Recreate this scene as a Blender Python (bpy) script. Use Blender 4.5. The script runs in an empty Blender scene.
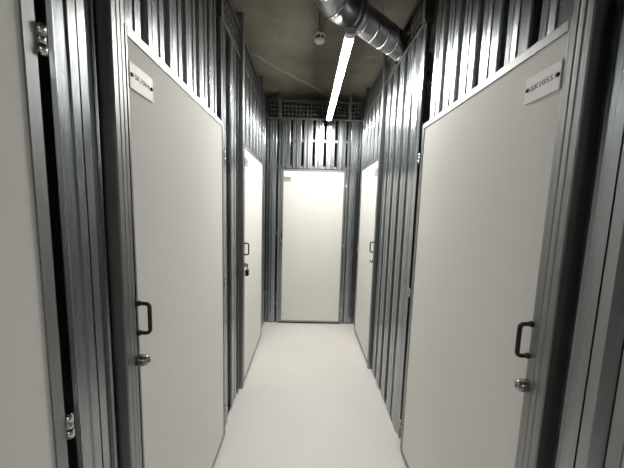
import bpy, bmesh, math, random
from mathutils import Vector, Matrix
random.seed(7)
C = bpy.context.scene.collection
SC = bpy.context.scene

# ------------------------------------------------------------ camera, world, exposure
F_PX = 254.19
PITCH, ROLL, YAW = 0.101735, 0.029409, 0.021115
cam_data = bpy.data.cameras.new('camera')
cam_data.sensor_fit = 'HORIZONTAL'
cam_data.sensor_width = 36.0
cam_data.lens = 36.0 * F_PX / 624.0
cam_data.clip_start = 0.02
cam = bpy.data.objects.new('camera', cam_data)
C.objects.link(cam)
_f = Vector((math.sin(YAW) * math.cos(PITCH), math.cos(YAW) * math.cos(PITCH), -math.sin(PITCH)))
_r0 = Vector((math.cos(YAW), -math.sin(YAW), 0.0))
_u0 = _r0.cross(_f)
_r = _r0 * math.cos(ROLL) + _u0 * math.sin(ROLL)
_u = -_r0 * math.sin(ROLL) + _u0 * math.cos(ROLL)
M = Matrix((( _r.x, _u.x, -_f.x, 0.0), (_r.y, _u.y, -_f.y, 0.0), (_r.z, _u.z, -_f.z, 1.55), (0, 0, 0, 1)))
cam.matrix_world = M
SC.camera = cam

world = bpy.data.worlds.new('world')
world.use_nodes = True
world.node_tree.nodes['Background'].inputs[0].default_value = (0.9, 0.95, 1.0, 1)
world.node_tree.nodes['Background'].inputs[1].default_value = 0.0
SC.world = world

SC.view_settings.view_transform = 'Standard'
SC.view_settings.look = 'None'
SC.view_settings.gamma = 1.0
SC.view_settings.use_curve_mapping = False
SC.view_settings.exposure = 0.0
LAMP_STRENGTH = 144.0
BACK = 5.0
LAMP_COLOR = (1.0, 0.97, 0.915, 1)

# ------------------------------------------------------------ place dimensions (metres)
XL, XR, YE = -0.535, 0.660, 3.300          # faces of the slatted partitions
LEAF_L, LEAF_R, LEAF_E = -0.510, 0.640, 3.285   # faces of the door leaves
SLAT_TOP, GRILLE_TOP, CEIL = 2.640, 2.870, 2.970
DOOR_TOP = 2.036
PITCHS = 0.143

# ------------------------------------------------------------ materials
def nodes_mat(name):
    m = bpy.data.materials.new(name)
    m.use_nodes = True
    nt = m.node_tree
    return m, nt, nt.nodes['Principled BSDF']

def noise_chain(nt, scale3, noise_scale=1.0, detail=3.0):
    tc = nt.nodes.new('ShaderNodeTexCoord')
    mp = nt.nodes.new('ShaderNodeMapping')
    mp.inputs['Scale'].default_value = scale3
    nt.links.new(tc.outputs['Object'], mp.inputs['Vector'])
    n = nt.nodes.new('ShaderNodeTexNoise')
    n.inputs['Scale'].default_value = noise_scale
    n.inputs['Detail'].default_value = detail
    nt.links.new(mp.outputs['Vector'], n.inputs['Vector'])
    return n

def ramp(nt, fac, stops):
    r = nt.nodes.new('ShaderNodeValToRGB')
    while len(r.color_ramp.elements) < len(stops):
        r.color_ramp.elements.new(0.5)
    for e, (p, c) in zip(r.color_ramp.elements, stops):
        e.position = p
        e.color = (c[0], c[1], c[2], 1)
    nt.links.new(fac, r.inputs['Fac'])
    return r

def metal(name, lo, hi, r0, r1, scale3=(130, 130, 1.6), bump=0.05, metallic=1.0, detail=3.0):
    m, nt, b = nodes_mat(name)
    b.inputs['Metallic'].default_value = metallic
    n = noise_chain(nt, scale3, 1.0, detail)
    c = ramp(nt, n.outputs['Fac'], [(0.3, lo), (0.7, hi)])
    nt.links.new(c.outputs['Color'], b.inputs['Base Color'])
    mr = nt.nodes.new('ShaderNodeMapRange')
    mr.inputs['From Min'].default_value = 0.3
    mr.inputs['From Max'].default_value = 0.7
    mr.inputs['To Min'].default_value = r0
    mr.inputs['To Max'].default_value = r1
    nt.links.new(n.outputs['Fac'], mr.inputs['Value'])
    nt.links.new(mr.outputs['Result'], b.inputs['Roughness'])
    bp = nt.nodes.new('ShaderNodeBump')
    bp.inputs['Strength'].default_value = bump
    bp.inputs['Distance'].default_value = 0.004
    nt.links.new(n.outputs['Fac'], bp.inputs['Height'])
    nt.links.new(bp.outputs['Normal'], b.inputs['Normal'])
    return m

def plain(name, col, rough, metallic=0.0, var=0.06, scale=(6, 6, 6)):
    m, nt, b = nodes_mat(name)
    n = noise_chain(nt, scale)
    lo = tuple(max(0, v * (1 - var)) for v in col)
    hi = tuple(min(1, v * (1 + var)) for v in col)
    c = ramp(nt, n.outputs['Fac'], [(0.3, lo), (0.7, hi)])
    nt.links.new(c.outputs['Color'], b.inputs['Base Color'])
    b.inputs['Roughness'].default_value = rough
    b.inputs['Metallic'].default_value = metallic
    return m

M_ZINC = metal('galvanised_steel', (0.345, 0.367, 0.380), (0.378, 0.401, 0.415), 0.26, 0.285, (55, 55, 0.02), 0.0, 1.0, 0.5)
M_TRIM = metal('galvanised_trim', (0.30, 0.308, 0.308), (0.34, 0.348, 0.348), 0.38, 0.44, (60, 60, 0.02), 0.0, 1.0, 0.5)
M_RAIL = metal('galvanised_rail', (0.17, 0.18, 0.185), (0.24, 0.25, 0.255), 0.35, 0.5, (20, 20, 20))
M_WIRE = metal('zinc_wire', (0.36, 0.37, 0.37), (0.48, 0.49, 0.49), 0.4, 0.5, (20, 20, 20), 0.0)
M_DUCT = metal('spiral_duct_steel', (0.30, 0.315, 0.32), (0.46, 0.475, 0.48), 0.32, 0.46, (14, 14, 14), 0.04)
M_CHROME = metal('chromed_steel', (0.6, 0.6, 0.6), (0.75, 0.75, 0.75), 0.12, 0.2, (10, 10, 10), 0.0)
M_LOCK = metal('dark_chrome', (0.30, 0.30, 0.30), (0.38, 0.38, 0.38), 0.16, 0.24, (10, 10, 10), 0.0)
M_PANEL = plain('white_coated_panel', (0.80, 0.795, 0.765), 0.62, 0, 0.012, (3, 3, 1.2))
M_PANEL.node_tree.nodes['Principled BSDF'].inputs['Specular IOR Level'].default_value = 0.25
M_BLACK = plain('black_plastic', (0.012, 0.012, 0.013), 0.35, 0, 0.1, (30, 30, 30))
M_RUBBER = plain('black_gasket', (0.015, 0.015, 0.016), 0.7, 0, 0.1, (30, 30, 30))
M_PLATE = plain('white_sign_plate', (0.93, 0.92, 0.905), 0.4, 0, 0.01)
M_TEXT = plain('grey_print', (0.17, 0.17, 0.17), 0.5, 0, 0.05)
M_GPLATE = plain('grey_sign_plate', (0.30, 0.30, 0.29), 0.5, 0, 0.08, (60, 60, 60))
M_GBAND = plain('pale_sign_strip', (0.48, 0.47, 0.45), 0.5, 0, 0.05, (60, 60, 60))
M_DETECT = plain('white_detector_plastic', (0.62, 0.61, 0.58), 0.45, 0, 0.02)
M_LAMPBODY = plain('pale_lamp_body', (0.55, 0.55, 0.53), 0.4, 0, 0.02)
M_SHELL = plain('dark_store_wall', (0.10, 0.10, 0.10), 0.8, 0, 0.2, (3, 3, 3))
M_SCREW = metal('dark_screw', (0.05, 0.05, 0.05), (0.10, 0.10, 0.10), 0.35, 0.45, (20, 20, 20), 0.0)

def floor_mat():
    m, nt, b = nodes_mat('white_epoxy_floor')
    n = noise_chain(nt, (1.6, 1.6, 1.6), 1.0, 5.0)
    c = ramp(nt, n.outputs['Fac'], [(0.3, (0.79, 0.765, 0.74)), (0.7, (0.83, 0.805, 0.78))])
    nt.links.new(c.outputs['Color'], b.inputs['Base Color'])
    b.inputs['Roughness'].default_value = 0.42
    n2 = noise_chain(nt, (60, 60, 60), 1.0, 2.0)
    bp = nt.nodes.new('ShaderNodeBump')
    bp.inputs['Strength'].default_value = 0.03
    bp.inputs['Distance'].default_value = 0.002
    nt.links.new(n2.outputs['Fac'], bp.inputs['Height'])
    nt.links.new(bp.outputs['Normal'], b.inputs['Normal'])
    return m

def concrete_mat():
    m, nt, b = nodes_mat('board_marked_concrete')
    n = noise_chain(nt, (2.2, 2.2, 2.2), 1.0, 6.0)
    base = ramp(nt, n.outputs['Fac'], [(0.28, (0.095, 0.080, 0.058)), (0.5, (0.150, 0.132, 0.100)), (0.72, (0.205, 0.188, 0.150))])
    # pale plaster flecks
    n2 = noise_chain(nt, (5.5, 11, 5.5), 1.0, 4.0)
    f2 = ramp(nt, n2.outputs['Fac'], [(0.66, (0, 0, 0)), (0.72, (1, 1, 1))])
    mix = nt.nodes.new('ShaderNodeMix')
    mix.data_type = 'RGBA'
    sc = nt.nodes.new('ShaderNodeMath'); sc.operation = 'MULTIPLY'; sc.inputs[1].default_value = 0.45
    nt.links.new(f2.outputs['Color'], sc.inputs[0])
    nt.links.new(sc.outputs[0], mix.inputs['Factor'])
    nt.links.new(base.outputs['Color'], mix.inputs['A'])
    mix.inputs['B'].default_value = (0.30, 0.28, 0.235, 1)
    # a pale joint line left by two formwork boards, running obliquely over the corridor
    tc = nt.nodes.new('ShaderNodeTexCoord')
    dotn = nt.nodes.new('ShaderNodeVectorMath'); dotn.operation = 'DOT_PRODUCT'
    dx, dy = JOINT[1][0] - JOINT[0][0], JOINT[1][1] - JOINT[0][1]
    L = math.hypot(dx, dy)
    nx, ny = -dy / L, dx / L
    dotn.inputs[1].default_value = (nx, ny, 0)
    nt.links.new(tc.outputs['Object'], dotn.inputs[0])
    n3 = noise_chain(nt, (7, 7, 7), 1.0, 3.0)
    sub = nt.nodes.new('ShaderNodeMath'); sub.operation = 'SUBTRACT'
    nt.links.new(dotn.outputs['Value'], sub.inputs[0])
    sub.inputs[1].default_value = nx * JOINT[0][0] + ny * JOINT[0][1]
    wob = nt.nodes.new('ShaderNodeMath'); wob.operation = 'MULTIPLY_ADD'
    nt.links.new(n3.outputs['Fac'], wob.inputs[0]); wob.inputs[1].default_value = 0.10
    nt.links.new(sub.outputs[0], wob.inputs[2])
    off = nt.nodes.new('ShaderNodeMath'); off.operation = 'SUBTRACT'; off.inputs[1].default_value = 0.05
    nt.links.new(wob.outputs[0], off.inputs[0])
    ab = nt.nodes.new('ShaderNodeMath'); ab.operation = 'ABSOLUTE'
    nt.links.new(off.outputs[0], ab.inputs[0])
    jr = ramp(nt, ab.outputs[0], [(0.004, (1, 1, 1)), (0.030, (0, 0, 0))])
    jm = nt.nodes.new('ShaderNodeMath'); jm.operation = 'MULTIPLY'
    nt.links.new(jr.outputs['Color'], jm.inputs[0])
    nt.links.new(n3.outputs['Fac'], jm.inputs[1])
    mix2 = nt.nodes.new('ShaderNodeMix'); mix2.data_type = 'RGBA'
    nt.links.new(jm.outputs[0], mix2.inputs['Factor'])
    nt.links.new(mix.outputs['Result'], mix2.inputs['A'])
    mix2.inputs['B'].default_value = (0.33, 0.31, 0.265, 1)
    nt.links.new(mix2.outputs['Result'], b.inputs['Base Color'])
    b.inputs['Roughness'].default_value = 0.85
    bp = nt.nodes.new('ShaderNodeBump'); bp.inputs['Strength'].default_value = 0.25; bp.inputs['Distance'].default_value = 0.02
    nt.links.new(n.outputs['Fac'], bp.inputs['Height'])
    nt.links.new(bp.outputs['Normal'], b.inputs['Normal'])
    return m
JOINT = ((-0.50, 2.62), (0.06, 3.20))

def emit_mat():
    m = bpy.data.materials.new('lit_diffuser')
    m.use_nodes = True
    nt = m.node_tree
    nt.nodes.clear()
    o = nt.nodes.new('ShaderNodeOutputMaterial')
    e = nt.nodes.new('ShaderNodeEmission')
    e.inputs['Color'].default_value = LAMP_COLOR
    e.inputs['Strength'].default_value = LAMP_STRENGTH
    nt.links.new(e.outputs[0], o.inputs['Surface'])
    return m

M_FLOOR, M_CONC, M_EMIT = floor_mat(), concrete_mat(), emit_mat()

# ------------------------------------------------------------ mesh helpers
class MB:
    def __init__(self):
        self.bm = bmesh.new()
    def face(self, pts):
        vs = [self.bm.verts.new(p) for p in pts]
        return self.bm.faces.new(vs)
    def box(self, a, b, bevel=0.0):
        x0, y0, z0 = [min(p, q) for p, q in zip(a, b)]
        x1, y1, z1 = [max(p, q) for p, q in zip(a, b)]
        v = [self.bm.verts.new(p) for p in ((x0,y0,z0),(x1,y0,z0),(x1,y1,z0),(x0,y1,z0),(x0,y0,z1),(x1,y0,z1),(x1,y1,z1),(x0,y1,z1))]
        fs = [self.bm.faces.new([v[i] for i in q]) for q in ((3,2,1,0),(4,5,6,7),(0,1,5,4),(1,2,6,5),(2,3,7,6),(3,0,4,7))]
        if bevel > 0:
            es = list({e for f in fs for e in f.edges})
            bmesh.ops.bevel(self.bm, geom=es, offset=bevel, segments=2, affect='EDGES', profile=0.5)
        return self
    def extrude(self, poly, z0, z1):           # closed polygon in (x, y), extruded in z
        n = len(poly)
        lo = [self.bm.verts.new((p[0], p[1], z0)) for p in poly]
        hi = [self.bm.verts.new((p[0], p[1], z1)) for p in poly]
        for i in range(n):
            j = (i + 1) % n
            self.bm.faces.new((lo[i], lo[j], hi[j], hi[i]))
        self.bm.faces.new(lo[::-1]); self.bm.faces.new(hi)
        return self
    def tube(self, pts, r, seg=12, caps=True):
        pts = [Vector(p) for p in pts]
        rs = r if isinstance(r, (list, tuple)) else [r] * len(pts)
        rings = []
        t0 = (pts[1] - pts[0]).normalized()
        ref = Vector((0, 0, 1)) if abs(t0.z) < 0.9 else Vector((1, 0, 0))
        for i, p in enumerate(pts):
            if i == 0: t = pts[1] - pts[0]
            elif i == len(pts) - 1: t = pts[-1] - pts[-2]
            else: t = (pts[i+1] - p).normalized() + (p - pts[i-1]).normalized()
            t.normalize()
            a = ref - t * ref.dot(t)
            if a.length < 1e-4: a = t.orthogonal()
            a.normalize(); ref = a
            b = t.cross(a)
            rings.append([self.bm.verts.new(p + (a * math.cos(2*math.pi*k/seg) + b * math.sin(2*math.pi*k/seg)) * rs[i]) for k in range(seg)])
        for A, B in zip(rings, rings[1:]):
            for k in range(seg):
                l = (k + 1) % seg
                f = self.bm.faces.new((A[k], A[l], B[l], B[k])); f.smooth = True
        if caps:
            self.bm.faces.new(rings[0][::-1]); self.bm.faces.new(rings[-1])
        return self
    def lathe(self, prof, axis_o, axis_d, seg=24):   # prof: (radius, distance along axis)
        o = Vector(axis_o); d = Vector(axis_d).normalized()
        pts = [o + d * h for _, h in prof]
        a = d.orthogonal().normalized(); b = d.cross(a)
        rings = []
        for (r, h), p in zip(prof, pts):
            rr = max(r, 1e-5)
            rings.append([self.bm.verts.new(p + (a * math.cos(2*math.pi*k/seg) + b * math.sin(2*math.pi*k/seg)) * rr) for k in range(seg)])
        for A, B in zip(rings, rings[1:]):
            for k in range(seg):
                l = (k + 1) % seg
                self.bm.faces.new((A[k], A[l], B[l], B[k]))
        self.bm.faces.new(rings[0][::-1]); self.bm.faces.new(rings[-1])
        return self
    def build(self, name, mat, parent=None, smooth=False):
        bmesh.ops.recalc_face_normals(self.bm, faces=self.bm.faces[:])
        me = bpy.data.meshes.new(name)
        self.bm.to_mesh(me); self.bm.free()
        me.materials.append(mat)
        if smooth:
            for p in me.polygons: p.use_smooth = True
        o = bpy.data.objects.new(name, me)
        C.objects.link(o)
        if parent: o.parent = parent
        return o

def empty(name, loc=(0, 0, 0), rz=0.0):
    o = bpy.data.objects.new(name, None)
    o.empty_display_size = 0.1
    o.location = loc; o.rotation_euler = (0, 0, rz)
    C.objects.link(o)
    return o

def tag(o, label=None, cat=None, group=None, kind=None):
    if label: o['label'] = label
    if cat: o['category'] = cat
    if group: o['group'] = group
    if kind: o['kind'] = kind
    return o

def copy_child(o, parent, loc):
    c = o.copy(); C.objects.link(c); c.parent = parent; c.location = loc
    return c

# ------------------------------------------------------------ setting: floor, ceiling, outer shell
SX0, SX1, SY0, SY1 = -1.9, 2.05, -4.4, 4.6
fl = MB().box((SX0, SY0, -0.08), (SX1, SY1, 0)).build('floor', M_FLOOR)
tag(fl, 'smooth white painted floor of the narrow corridor', 'floor', kind='structure')
ce = MB().box((SX0, SY0, CEIL), (SX1, SY1, CEIL + 0.1)).build('ceiling', M_CONC)
tag(ce, 'bare brown-grey concrete ceiling with pale plaster flecks', 'ceiling', kind='structure')
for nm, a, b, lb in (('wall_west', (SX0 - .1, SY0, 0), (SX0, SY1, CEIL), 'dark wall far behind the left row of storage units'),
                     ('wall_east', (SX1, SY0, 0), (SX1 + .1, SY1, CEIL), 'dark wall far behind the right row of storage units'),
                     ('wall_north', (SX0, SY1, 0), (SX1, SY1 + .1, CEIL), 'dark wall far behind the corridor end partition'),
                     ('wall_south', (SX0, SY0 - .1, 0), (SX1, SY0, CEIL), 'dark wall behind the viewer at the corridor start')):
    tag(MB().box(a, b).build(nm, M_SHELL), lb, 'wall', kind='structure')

# ------------------------------------------------------------ slatted partitions
# Local frame of a partition: x along the wall, y out of the wall into the corridor, z up.
def slat_mb(z0, z1, w=0.118):
    h = w / 2
    f = h - 0.007                                  # half width of the raised face
    outer = [(-h, -0.036), (-h + 0.003, -0.034), (-f, -0.001), (-f + 0.002, 0.0), (-0.019, 0.0005), (-0.016, -0.0035), (-0.002, -0.003),
             (0.001, 0.0), (0.022, -0.001), (0.0245, -0.0035), (0.027, -0.0005), (f - 0.002, 0.0), (f, -0.001), (h - 0.003, -0.034), (h, -0.036)]
    t = 0.0012
    inner = [(x * 0.975, y - t) for x, y in outer[::-1]]
    return MB().extrude(outer + inner, z0, z1)

def post_mb(z1, w=0.12):
    h = w / 2
    poly = [(-h, -0.034), (-h, -0.010), (-h + 0.003, -0.007), (-h + 0.006, -0.012), (-0.027, -0.003), (-0.023, 0.0), (-0.002, 0.0), (-0.002, -0.018),
            (0.002, -0.018), (0.002, 0.0), (0.022, 0.0), (0.026, -0.004), (h - 0.010, -0.004), (h - 0.004, 0.0), (h, -0.008), (h, -0.032)]
    return MB().extrude(poly, 0.0, z1)

def jamb_mb(z1, w=0.052, s=1):                   # proud folded post on the lock side of a door, ridged face
    prof = [(0, -0.034), (0, 0.023), (0.003, 0.026), (0.012, 0.026), (0.0145, 0.0240), (0.020, 0.0240), (0.0225, 0.0254), (0.030, 0.0254),
            (0.0325, 0.0238), (0.036, 0.0238), (0.0385, 0.025), (w - 0.004, 0.025), (w - 0.001, 0.022), (w - 0.001, -0.034)]
    return MB().extrude([(s * (a - w / 2), b) for a, b in prof], 0.0, z1)

def stud_mb(z1, w=0.032):
    h = w / 2
    poly = [(-h, -0.03), (-h, 0.0), (-0.004, 0.0), (-0.002, -0.004), (0.002, -0.004), (0.004, 0.0), (h, 0.0), (h, -0.03)]
    return MB().extrude(poly, 0.0, z1)

class Wall:
    def __init__(self, name, loc, rz, s, label):
        self.root = empty(name, loc, rz); self.s = s
        tag(self.root, label, 'wall', kind='structure')
        self.cache = {}
    def put(self, kind, key, maker, u, mat):
        k = (kind,) + key
        if k not in self.cache:
            o = maker().build(kind, mat, self.root); o.location = (self.s * u, 0, 0)
            self.cache[k] = o
        else:
            copy_child(self.cache[k], self.root, (self.s * u, 0, 0))
    def slat(self, u, z0=0.02, z1=SLAT_TOP, w=0.118):
        self.put('slat', (z0, z1, w), lambda: slat_mb(z0, z1, w), u, M_ZINC)
    def slats(self, u0, u1, z0=0.02, z1=SLAT_TOP, gap=0.023):
        n = max(1, round((u1 - u0 + gap) / PITCHS))
        p = (u1 - u0 + gap) / n
        for i in range(n):
            self.slat(u0 + (i + 0.5) * p - gap / 2, z0, z1, round(p - gap, 4))
    def post(self, u, w=0.12, z1=SLAT_TOP):
        self.put('post', (w, z1), lambda: post_mb(z1, w), u, M_ZINC)
    def jamb(self, u, w=0.052, z1=CEIL - 0.004):
        self.put('jamb_post', (w, z1), lambda: jamb_mb(z1, w, self.s), u + w / 2, M_TRIM)
    def plate(self, u0, u1, n=-0.020):
        MB().box((self.s * u0, n - 0.002, 0.0), (self.s * u1, n, CEIL - 0.008)).build('closing_plate', M_RAIL, self.root)
    def stud(self, u, w=0.032, z1=SLAT_TOP):
        self.put('stud', (w, z1), lambda: stud_mb(z1, w), u, M_ZINC)
    def rail(self, u0, u1, z, h=0.03):
        m = MB().box((self.s * u0, -0.060, z - h / 2), (self.s * u1, -0.032, z + h / 2))
        m.build('rail', M_TRIM, self.root)
    def base(self, u0, u1):
        m = MB().box((self.s * u0, -0.055, 0), (self.s * u1, -0.012, 0.022))
        m.build('base_channel', M_RAIL, self.root)
    def head(self, u0, u1):
        m = MB()
        m.box((self.s * u0, -0.040, SLAT_TOP + 0.0005), (self.s * u1, 0.004, SLAT_TOP + 0.022))
        m.box((self.s * u0, -0.040, GRILLE_TOP - 0.022), (self.s * u1, 0.002, GRILLE_TOP))
        m.build('head_rail', M_RAIL, self.root)
    def upright(self, u):
        MB().box((self.s * (u - 0.016), -0.040, SLAT_TOP + 0.023), (self.s * (u + 0.016), 0.008, CEIL - 0.002)).build('grille_post', M_RAIL, self.root)
    def grille(self, u0, u1, hole=None):
        z0, z1 = SLAT_TOP + 0.022, GRILLE_TOP - 0.022
        m = MB(); r = 0.0019; st = 0.046
        nu = max(1, round((u1 - u0) / st)); nz = 4
        def inside(u, z):
            return hole and (u - hole[0]) ** 2 / hole[2] ** 2 + (z - hole[1]) ** 2 / hole[3] ** 2 < 1
        for i in range(nu + 1):
            u = u0 + (u1 - u0) * i / nu
            for k in range(nz):
                a, b = z0 + (z1 - z0) * k / nz, z0 + (z1 - z0) * (k + 1) / nz
                if inside(u, (a + b) / 2) or inside(u, a + .01) or inside(u, b - .01): continue
                m.box((self.s * u - r, -0.014, a), (self.s * u + r, -0.010, b))
        for k in range(1, nz):
            z = z0 + (z1 - z0) * k / nz
            for i in range(nu):
                a, b = u0 + (u1 - u0) * i / nu, u0 + (u1 - u0) * (i + 1) / nu
                if inside((a + b) / 2, z) or inside(a, z) or inside(b, z): continue
                m.box((self.s * a, -0.010, z - r), (self.s * b, -0.006, z + r))
        m.build('wire_grille', M_WIRE, self.root)

ABOVE = DOOR_TOP + 0.012
TALL = CEIL - 0.006
# left partition: u = world y
wl = Wall('wall_left', (XL, 0, 0), -math.pi / 2, -1, 'left partition of vertical galvanised steel slats between and above white doors')
wl.slats(-4.20, -0.50, 0.02, TALL); wl.post(-0.425, 0.12, TALL)
wl.jamb(-0.345)
wl.slats(-0.285, 0.470, ABOVE, TALL)
wl.post(0.632, 0.122, TALL)
wl.jamb(0.702); wl.plate(0.6935, 0.7015, -0.022)
wl.slats(0.762, 1.540, ABOVE, TALL)
wl.post(1.672, 0.124)
wl.slat(1.870, w=0.135); wl.stud(1.990, 0.026)
wl.jamb(2.035, 0.046)
wl.slats(2.088, 2.925, ABOVE)
wl.stud(2.965, 0.03)
wl.slat(3.05, w=0.11); wl.slat(3.19, w=0.12)
for a, b in ((-4.20, -0.365), (0.585, 0.700), (1.612, 2.030), (2.95, 3.28)):
    wl.base(a, b)
    for z in (0.25, 1.21): wl.rail(a, b, z)
for z in (2.068, 2.40):
    for a, b in ((-4.20, 0.465), (0.585, 0.695), (0.760, 1.535), (1.612, 2.03), (2.085, 3.27)): wl.rail(a, b, z)
wl.head(1.612, 3.28)
for u in (1.624, 2.975): wl.upright(u)
for a, b in ((1.642, 2.030), (2.086, 2.957), (2.993, 3.27)): wl.grille(a, b)

# right partition: u = world y
DUCT_Y, DUCT_Z, DUCT_R = 2.000, 2.747, 0.083
wr = Wall('wall_right', (XR, 0, 0), math.pi / 2, 1, 'right partition of vertical galvanised steel slats between and above white doors')
wr.slats(-4.20, -0.50, 0.02, TALL); wr.post(-0.455, 0.07, TALL)
wr.jamb(-0.410)
wr.slats(-0.35, 0.440, ABOVE, TALL)
wr.post(0.541, 0.090, TALL)
wr.jamb(0.609, 0.056); wr.plate(0.5865, 0.6085, -0.020)
wr.slats(0.680, 1.455, ABOVE, TALL)
wr.post(1.655, 0.14)
for u in (1.795, 1.945, 2.095, 2.242): wr.slat(u, w=0.104)
wr.jamb(2.330, 0.040)
wr.slats(2.378, 3.100, ABOVE)
wr.stud(3.125, 0.03); wr.slat(3.21, w=0.11)
for a, b in ((-4.20, -0.42), (0.500, 0.582), (1.588, 2.325), (3.11, 3.28)):
    wr.base(a, b)
    for z in (0.25, 1.25): wr.rail(a, b, z)
for z in (2.068, 2.40):
    for a, b in ((-4.20, 0.435), (0.495, 0.570), (0.675, 1.450), (1.588, 2.325), (2.375, 3.27)): wr.rail(a, b, z)
wr.head(1.588, 3.28)
for u in (1.604, 3.125): wr.upright(u)
wr.grille(1.622, 2.325, (DUCT_Y, DUCT_Z, 0.14, 0.105))
wr.grille(2.375, 3.107); wr.grille(3.143, 3.27)

# end partition: u = world x
we = Wall('wall_end', (0, YE, 0), math.pi, -1, 'end partition of vertical galvanised steel slats around the far white door')
we.stud(-0.518, 0.026)
we.slat(-0.450, w=0.098); we.stud(-0.366, 0.026)
we.slats(-0.348, 0.472, ABOVE)
we.stud(0.502, 0.026); we.slat(0.578, w=0.108); we.stud(0.646, 0.022)
for a, b in ((-0.53, -0.352), (0.488, 0.655)):
    we.base(a, b)
    for z in (0.25, 1.21): we.rail(a, b, z)
we.base(-0.352, 0.488)
for z in (2.068, 2.40): we.rail(-0.53, 0.655, z)
we.head(-0.53, 0.655)
for u in (-0.375, 0.502): we.upright(u)
for a, b in ((-0.525, -0.393), (-0.357, 0.484), (0.520, 0.65)): we.grille(a, b)

# ------------------------------------------------------------ door leaves
# Local frame: u from the lock edge (0) to the hinge edge (w), y out of the wall, front face at y = 0.
def text_obj(body, size, parent, ux, s, y, z, mat):
    cu = bpy.data.curves.new('sign_text', 'FONT')
    cu.body = body; cu.size = size; cu.align_x = 'CENTER'; cu.align_y = 'CENTER'; cu.space_character = 1.08
    tmp = bpy.data.objects.new('sign_text_curve', cu)
    C.objects.link(tmp)
    dg = bpy.context.evaluated_depsgraph_get()
    me = bpy.data.meshes.new_from_object(tmp.evaluated_get(dg))
    bpy.data.objects.remove(tmp)
    me.name = 'plate_text'
    for v in me.vertices:
        v.co = Vector((s * ux - v.co.x, y, z + v.co.y))
    bm = bmesh.new(); bm.from_mesh(me)
    r = bmesh.ops.extrude_face_region(bm, geom=bm.faces[:])
    bmesh.ops.translate(bm, verts=[g for g in r['geom'] if isinstance(g, bmesh.types.BMVert)], vec=(0, 0.0006, 0))
    bmesh.ops.recalc_face_normals(bm, faces=bm.faces[:])
    bm.to_mesh(me); bm.free()
    me.materials.clear(); me.materials.append(mat)
    o = bpy.data.objects.new('plate_text', me); C.objects.link(o); o.parent = parent
    return o

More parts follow.
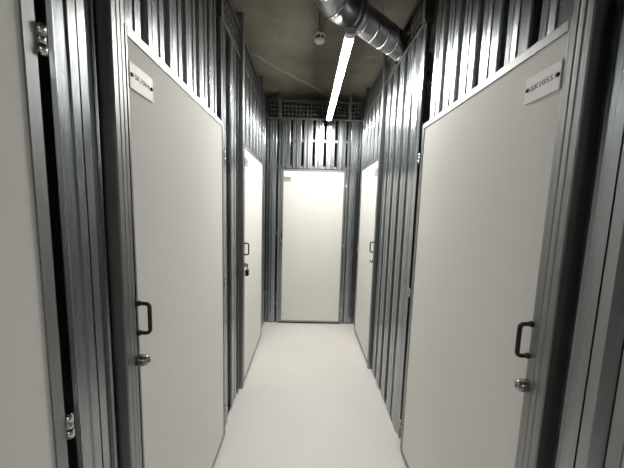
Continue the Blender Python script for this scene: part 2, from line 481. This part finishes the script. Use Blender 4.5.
def door(name, loc, rz, s, w, label, plate=None, lockside=0.052, jamb=True, hinges=(0.20, 1.06, 1.85)):
    ls0 = (lockside + 0.002) if jamb else 0.0
    if jamb: lockside += 0.008
    T, z0, z1 = 0.040, 0.022, DOOR_TOP
    root = empty(name, loc, rz)
    tag(root, label, 'door', kind='structure')
    X = lambda u: s * u
    MB().box((X(ls0 + 0.002), -T + 0.004, z0 + 0.008), (X(w - 0.010), -0.003, z1 - 0.010)).build('panel', M_PANEL, root)
    tr = MB()
    # lock stile: a ridged folded profile
    ls = lockside
    if not jamb: prof = [(0, -T), (0, -0.002), (0.003, 0.001), (0.012, 0.001), (0.0145, -0.0022), (0.020, -0.0022), (0.0225, 0.0004), (0.030, 0.0004),
            (0.0325, -0.0028), (0.036, -0.0028), (0.0385, 0.0), (ls - 0.003, 0.0), (ls, -0.0029), (ls, -0.0045), (0.009, -0.0045), (0.009, -T)]
    else: prof = [(ls0, -T), (ls0, 0.0), (ls, 0.0), (ls, -0.0045), (ls0 + 0.001, -0.0045), (ls0 + 0.001, -T)]
    tr.extrude([(X(a), b) for a, b in prof], z0, z1)
    # hinge stile, top and bottom channels
    tr.box((X(w - 0.022), -0.003, z0), (X(w), 0.001, z1)); tr.box((X(w - 0.010), -T, z0), (X(w), -0.003, z1))
    tr.box((X(ls), -0.003, z1 - 0.026), (X(w - 0.022), 0.001, z1)); tr.box((X(ls), -T, z1 - 0.010), (X(w - 0.010), -0.003, z1))
    tr.box((X(ls), -0.003, z0), (X(w - 0.022), 0.0005, z0 + 0.020)); tr.box((X(ls), -T, z0), (X(w - 0.010), -0.003, z0 + 0.008))
    tr.build('edge_trim', M_TRIM, root)
    MB().box((X(ls0 + 0.004), -T + 0.006, 0.004), (X(w - 0.004), -0.006, z0)).build('bottom_seal', M_RUBBER, root)
    for zh in hinges:
        hg = MB()
        for k in range(3):
            a = zh - 0.027 + 0.018 * k
            hg.tube([(X(w + 0.008), 0.003, a + 0.0008), (X(w + 0.008), 0.003, a + 0.0172)], 0.0065 if k == 1 else 0.0075, 14)
        hg.tube([(X(w + 0.008), 0.003, zh - 0.029), (X(w + 0.008), 0.003, zh + 0.029)], 0.0045, 10)
        hg.box((X(w), -0.030, zh - 0.026), (X(w + 0.0025), 0.003, zh + 0.026))
        hg.build('hinge', M_CHROME, root)
    if True:
        hu, hz0, hz1, pr = ls, 1.150, 1.244, 0.034
        hb = MB(); rr = 0.012; P = []
        P.append((X(hu), 0.001, hz1))
        for k in range(5):
            t = k / 4 * math.pi / 2
            P.append((X(hu), pr - rr + rr * math.sin(t), hz1 - rr + rr * math.cos(t)))
        for k in range(5):
            t = k / 4 * math.pi / 2
            P.append((X(hu), pr - rr + rr * math.cos(t), hz0 + rr - rr * math.sin(t)))
        P.append((X(hu), 0.001, hz0))
        hb.tube(P, 0.0058, 14)
        hd = hb.build('handle', M_BLACK, root)
        hd['label'] = 'black bent pull handle'
        ft = MB()
        for z in (hz0, hz1):
            ft.lathe([(0.0085, 0.0), (0.0085, 0.004), (0.0065, 0.007)], (X(hu), 0.0005, z), (0, 1, 0), 16)
        ft.build('handle_foot', M_BLACK, hd)
        lk = MB()
        lu, lz = ls - 0.006, 1.064
        lk.lathe([(0.0175, 0.0), (0.0175, 0.008), (0.0165, 0.014), (0.016, 0.020), (0.0145, 0.025), (0.011, 0.028), (0.0, 0.0302)], (X(lu), 0.0008, lz), (0, 1, 0), 28)
        lo = lk.build('lock', M_LOCK, root, True)
        lo['label'] = 'round chrome cylinder lock'
        kw = MB(); kw.box((X(lu) - 0.0012, 0.0305, lz - 0.006), (X(lu) + 0.0012, 0.0318, lz + 0.006))
        kw.build('keyway', M_RUBBER, lo)
    if plate:
        pu0, pw, pz0, ph = plate['u'], 0.108, 1.874, 0.072
        if plate.get('text'):
            pl = MB().box((X(pu0), -0.0025, pz0), (X(pu0 + pw), 0.0022, pz0 + ph), 0.0008).build('number_plate', M_PLATE, root)
            pl['label'] = 'white number plate reading ' + plate['text']
            sc = MB()
            for uu in (pu0 + 0.0085, pu0 + pw - 0.0085):
                sm = MB().lathe([(0.0055, 0), (0.0055, 0.0022), (0.003, 0.0042), (0.0, 0.0044)], (X(uu), 0.0022, pz0 + ph * 0.52), (0, 1, 0), 16)
                sm.build('screw', M_SCREW, pl)
            sc.bm.free()
            text_obj(plate['text'], 0.0205, pl, pu0 + pw / 2, s, 0.0023, pz0 + ph * 0.52, M_TEXT)
        else:
            pl = MB().box((X(pu0), -0.0025, pz0), (X(pu0 + pw * 0.88), 0.0022, pz0 + ph * 0.86), 0.0008).build('number_plate', M_GPLATE, root)
            pl['label'] = 'small grey door plate'
            MB().box((X(pu0 + 0.004), 0.0021, pz0 + 0.004), (X(pu0 + pw * 0.88 - 0.004), 0.0028, pz0 + 0.018)).build('plate_strip', M_GBAND, pl)
    return root

RZL, RZR, RZE = -math.pi / 2, math.pi / 2, math.pi
door('door_1', (LEAF_L, -0.345, 0), RZL, -1, 0.858, 'white storage door cut off at the left edge, hinges showing beside steel post')
door('door_2', (LEAF_L, 0.702, 0), RZL, -1, 0.870, 'large white storage door on the left with white plate reading SK1064', {'u': 0.062, 'text': 'SK1064'})
door('door_3', (LEAF_L, 2.035, 0), RZL, -1, 0.880, 'far left white storage door with black padlock under its handle', {'u': 0.060}, 0.046)
door('door_4', (-0.350, LEAF_E, 0), RZE, -1, 0.828, 'white storage door straight ahead closing the end of the corridor', {'u': 0.034}, 0.030, False)
door('door_5', (LEAF_R, 2.330, 0), RZR, 1, 0.770, 'far right white storage door next to the end partition', {'u': 0.054}, 0.040)
door('door_6', (LEAF_R, 0.609, 0), RZR, 1, 0.870, 'large white storage door on the right with white plate reading SK1055', {'u': 0.067, 'text': 'SK1055'}, 0.056)
door('door_7', (LEAF_R, -0.410, 0), RZR, 1, 0.880, 'storage door at lower right corner with only its steel edge trim showing', hinges=(0.20, 1.85))

# ------------------------------------------------------------ ceiling lamp
lamp = empty('linear_light', (0.222, 2.40, 2.60))
tag(lamp, 'lit white LED tube light hanging lengthwise under the concrete ceiling', 'lamp', 'LED tube lights along the corridor')
def lxy(y): return (0.232 - 0.003 * (y - 1.68) / 1.47 - 0.222, y - 2.40)
def bar(name, y0, y1, poly, mat):
    m = MB()
    xa, ya = lxy(y0); xb, yb = lxy(y1)
    A = [m.bm.verts.new((xa + px, ya, pz)) for px, pz in poly]
    B = [m.bm.verts.new((xb + px, yb, pz)) for px, pz in poly]
    n = len(poly)
    for i in range(n):
        j = (i + 1) % n
        m.bm.faces.new((A[i], A[j], B[j], B[i]))
    m.bm.faces.new(A); m.bm.faces.new(B[::-1])
    return m.build(name, mat, lamp)
dif = [(-0.026, 0.010)] + [(0.026 * math.cos(math.pi + math.pi * k / 10), 0.004 - 0.009 * math.sin(math.pi * k / 10)) for k in range(11)] + [(0.026, 0.010)]
bar('diffuser', 1.68, 3.15, dif, M_EMIT)
hou = [(-0.029, 0.0105), (0.029, 0.0105), (0.029, 0.026), (0.024, 0.036), (-0.024, 0.036), (-0.029, 0.026)]
bar('housing', 1.64, 3.165, hou, M_LAMPBODY)
cap = [(-0.029, 0.010)] + [(0.029 * math.cos(math.pi + math.pi * k / 10), 0.004 - 0.012 * math.sin(math.pi * k / 10)) for k in range(11)] + [(0.029, 0.010)]
bar('end_cap', 1.635, 1.679, cap, M_LAMPBODY)
bar('end_cap', 3.151, 3.168, cap, M_LAMPBODY)
for y in (2.02, 2.95):
    x, yy = lxy(y)
    MB().tube([(x, yy, 0.036), (x, yy, CEIL - 2.60 - 0.001)], 0.0016, 8).build('suspension_wire', M_WIRE, lamp)

# added copy of the lamp, unseen behind the viewer, to brighten the near doors
back = empty('linear_light', (0.222, 2.40 - BACK, 2.60))
tag(back, 'added LED tube light, unseen behind the viewer, brightening the near doors', 'lamp', 'LED tube lights along the corridor')
for ch in list(lamp.children):
    copy_child(ch, back, ch.location)

# ------------------------------------------------------------ ventilation duct
duct = empty('ventilation_duct', (0.265, 1.70, DUCT_Z))
tag(duct, 'silver spiral ventilation duct crossing above the lamp into the right partition', 'duct')
O = Vector((0.265, 1.70, DUCT_Z))
J = Vector((0.268, 1.700, DUCT_Z)); Wd = Vector((1.15, 2.36, DUCT_Z))
Dd = (Wd - J).normalized()
# straight spiral pipe with raised seam
m = MB(); pts = []; rs = []
n = 60
for i in range(n + 1):
    pts.append(J + (Wd - J) * i / n - O); rs.append(DUCT_R)
m.tube(pts, rs, 32)
m.build('spiral_pipe', M_DUCT, duct)
m = MB(); a = Vector((0, 0, 1)); b = Dd.cross(a)
L = (Wd - J).length; turns = L / 0.105; P = []
for i in range(int(turns * 28) + 1):
    t = i / 28 * 2 * math.pi; q = min(L, i / 28 * 0.105)
    P.append(J - O + Dd * q + (a * math.cos(t) + b * math.sin(t)) * (DUCT_R + 0.0006))
m.tube(P, 0.0024, 6)
m.build('spiral_seam', M_CHROME, duct)
# elbow piece: three mitred segments bending towards the viewer, then a run back overhead
E0 = J - Dd * 0.035
E = [E0, Vector((0.120, 1.600, DUCT_Z + 0.002)), Vector((0.065, 1.490, DUCT_Z + 0.008)), Vector((0.010, 1.330, DUCT_Z + 0.016))]
m = MB().tube([p - O for p in E], 0.089, 32); m.build('elbow', M_DUCT, duct)
m = MB()
for i in (1, 2):
    t = (E[i + 1] - E[i - 1]).normalized()
    m.tube([E[i] - O - t * 0.005, E[i] - O + t * 0.005], 0.0925, 32)
m.build('elbow_seam', M_CHROME, duct)
m = MB().tube([J - O - Dd * 0.050, J - O - Dd * 0.046, J - O + Dd * 0.012, J - O + Dd * 0.016], [0.090, 0.095, 0.095, 0.086], 32)
m.build('collar', M_DUCT, duct)
m = MB().tube([J - O - Dd * 0.030, J - O - Dd * 0.012], [0.0970, 0.0970], 32)
m.build('rubber_ring', M_RUBBER, duct)
m = MB().tube([E[3] - O, Vector((-0.03, 1.05, DUCT_Z + 0.022)) - O, Vector((-0.03, -4.3, DUCT_Z + 0.022)) - O], 0.088, 32)
m.build('supply_pipe', M_DUCT, duct)
for c in (Vector((0.06, 1.43, DUCT_Z + 0.012)), Vector((0.48, 1.862, DUCT_Z))):
    m = MB()
    zt = CEIL - O.z - 0.001
    m.tube([(c.x - O.x, c.y - O.y, c.z - O.z + 0.08), (c.x - O.x, c.y - O.y, zt)], 0.004, 8)
    m.build('hanger_rod', M_WIRE, duct)

# ------------------------------------------------------------ smoke detector
sd = empty('smoke_detector', (0.064, 2.25, CEIL))
tag(sd, 'round white smoke detector on the concrete ceiling beside the duct', 'smoke detector')
MB().lathe([(0.052, -0.0005), (0.054, 0.006), (0.052, 0.016), (0.046, 0.019)], (0, 0, 0), (0, 0, -1), 32).build('mounting_base', M_DETECT, sd, True)
MB().lathe([(0.037, 0.019), (0.037, 0.040)], (0, 0, 0), (0, 0, -1), 24).build('sensor_core', M_RUBBER, sd)
m = MB()
for k in range(9):
    t = 2 * math.pi * k / 9
    c, s_ = math.cos(t), math.sin(t)
    p = [Vector((c * r - s_ * w, s_ * r + c * w)) for r, w in ((0.0375, -0.003), (0.046, -0.003), (0.046, 0.003), (0.0375, 0.003))]
    m.extrude([(q.x, q.y) for q in p], -0.040, -0.019)
m.build('vent_ribs', M_DETECT, sd)
MB().lathe([(0.045, 0.040), (0.045, 0.044), (0.036, 0.054), (0.020, 0.060), (0.0, 0.061)], (0, 0, 0), (0, 0, -1), 32).build('cover', M_DETECT, sd, True)
m = MB()
m.tube([(-0.004, -0.050, -0.008), (-0.010, -0.18, -0.030), (-0.016, -0.36, -0.050), (-0.018, -0.56, -0.060), (-0.01, -0.70, -0.100)], 0.004, 8)
m.tube([(0.008, -0.050, -0.008), (0.022, -0.18, -0.030), (0.036, -0.36, -0.050), (0.040, -0.50, -0.080), (0.045, -0.66, -0.120)], 0.004, 8)
m.build('cable', M_BLACK, sd)

# ------------------------------------------------------------ padlock on the far left door
pk = empty('padlock', (LEAF_L + 0.022, 2.093, 0.972))
tag(pk, 'black padlock hanging from the lock of the far left white door', 'padlock')
MB().box((-0.013, -0.022, 0.0), (0.013, 0.022, 0.050), 0.004).build('body', M_BLACK, pk)
P = [(0, -0.013, 0.048), (0, -0.013, 0.068)] + [(0, -0.013 * math.cos(math.pi * k / 8), 0.068 + 0.013 * math.sin(math.pi * k / 8)) for k in range(1, 8)] + [(0, 0.013, 0.068), (0, 0.013, 0.048)]
MB().tube(P, 0.0035, 10).build('shackle', M_CHROME, pk)
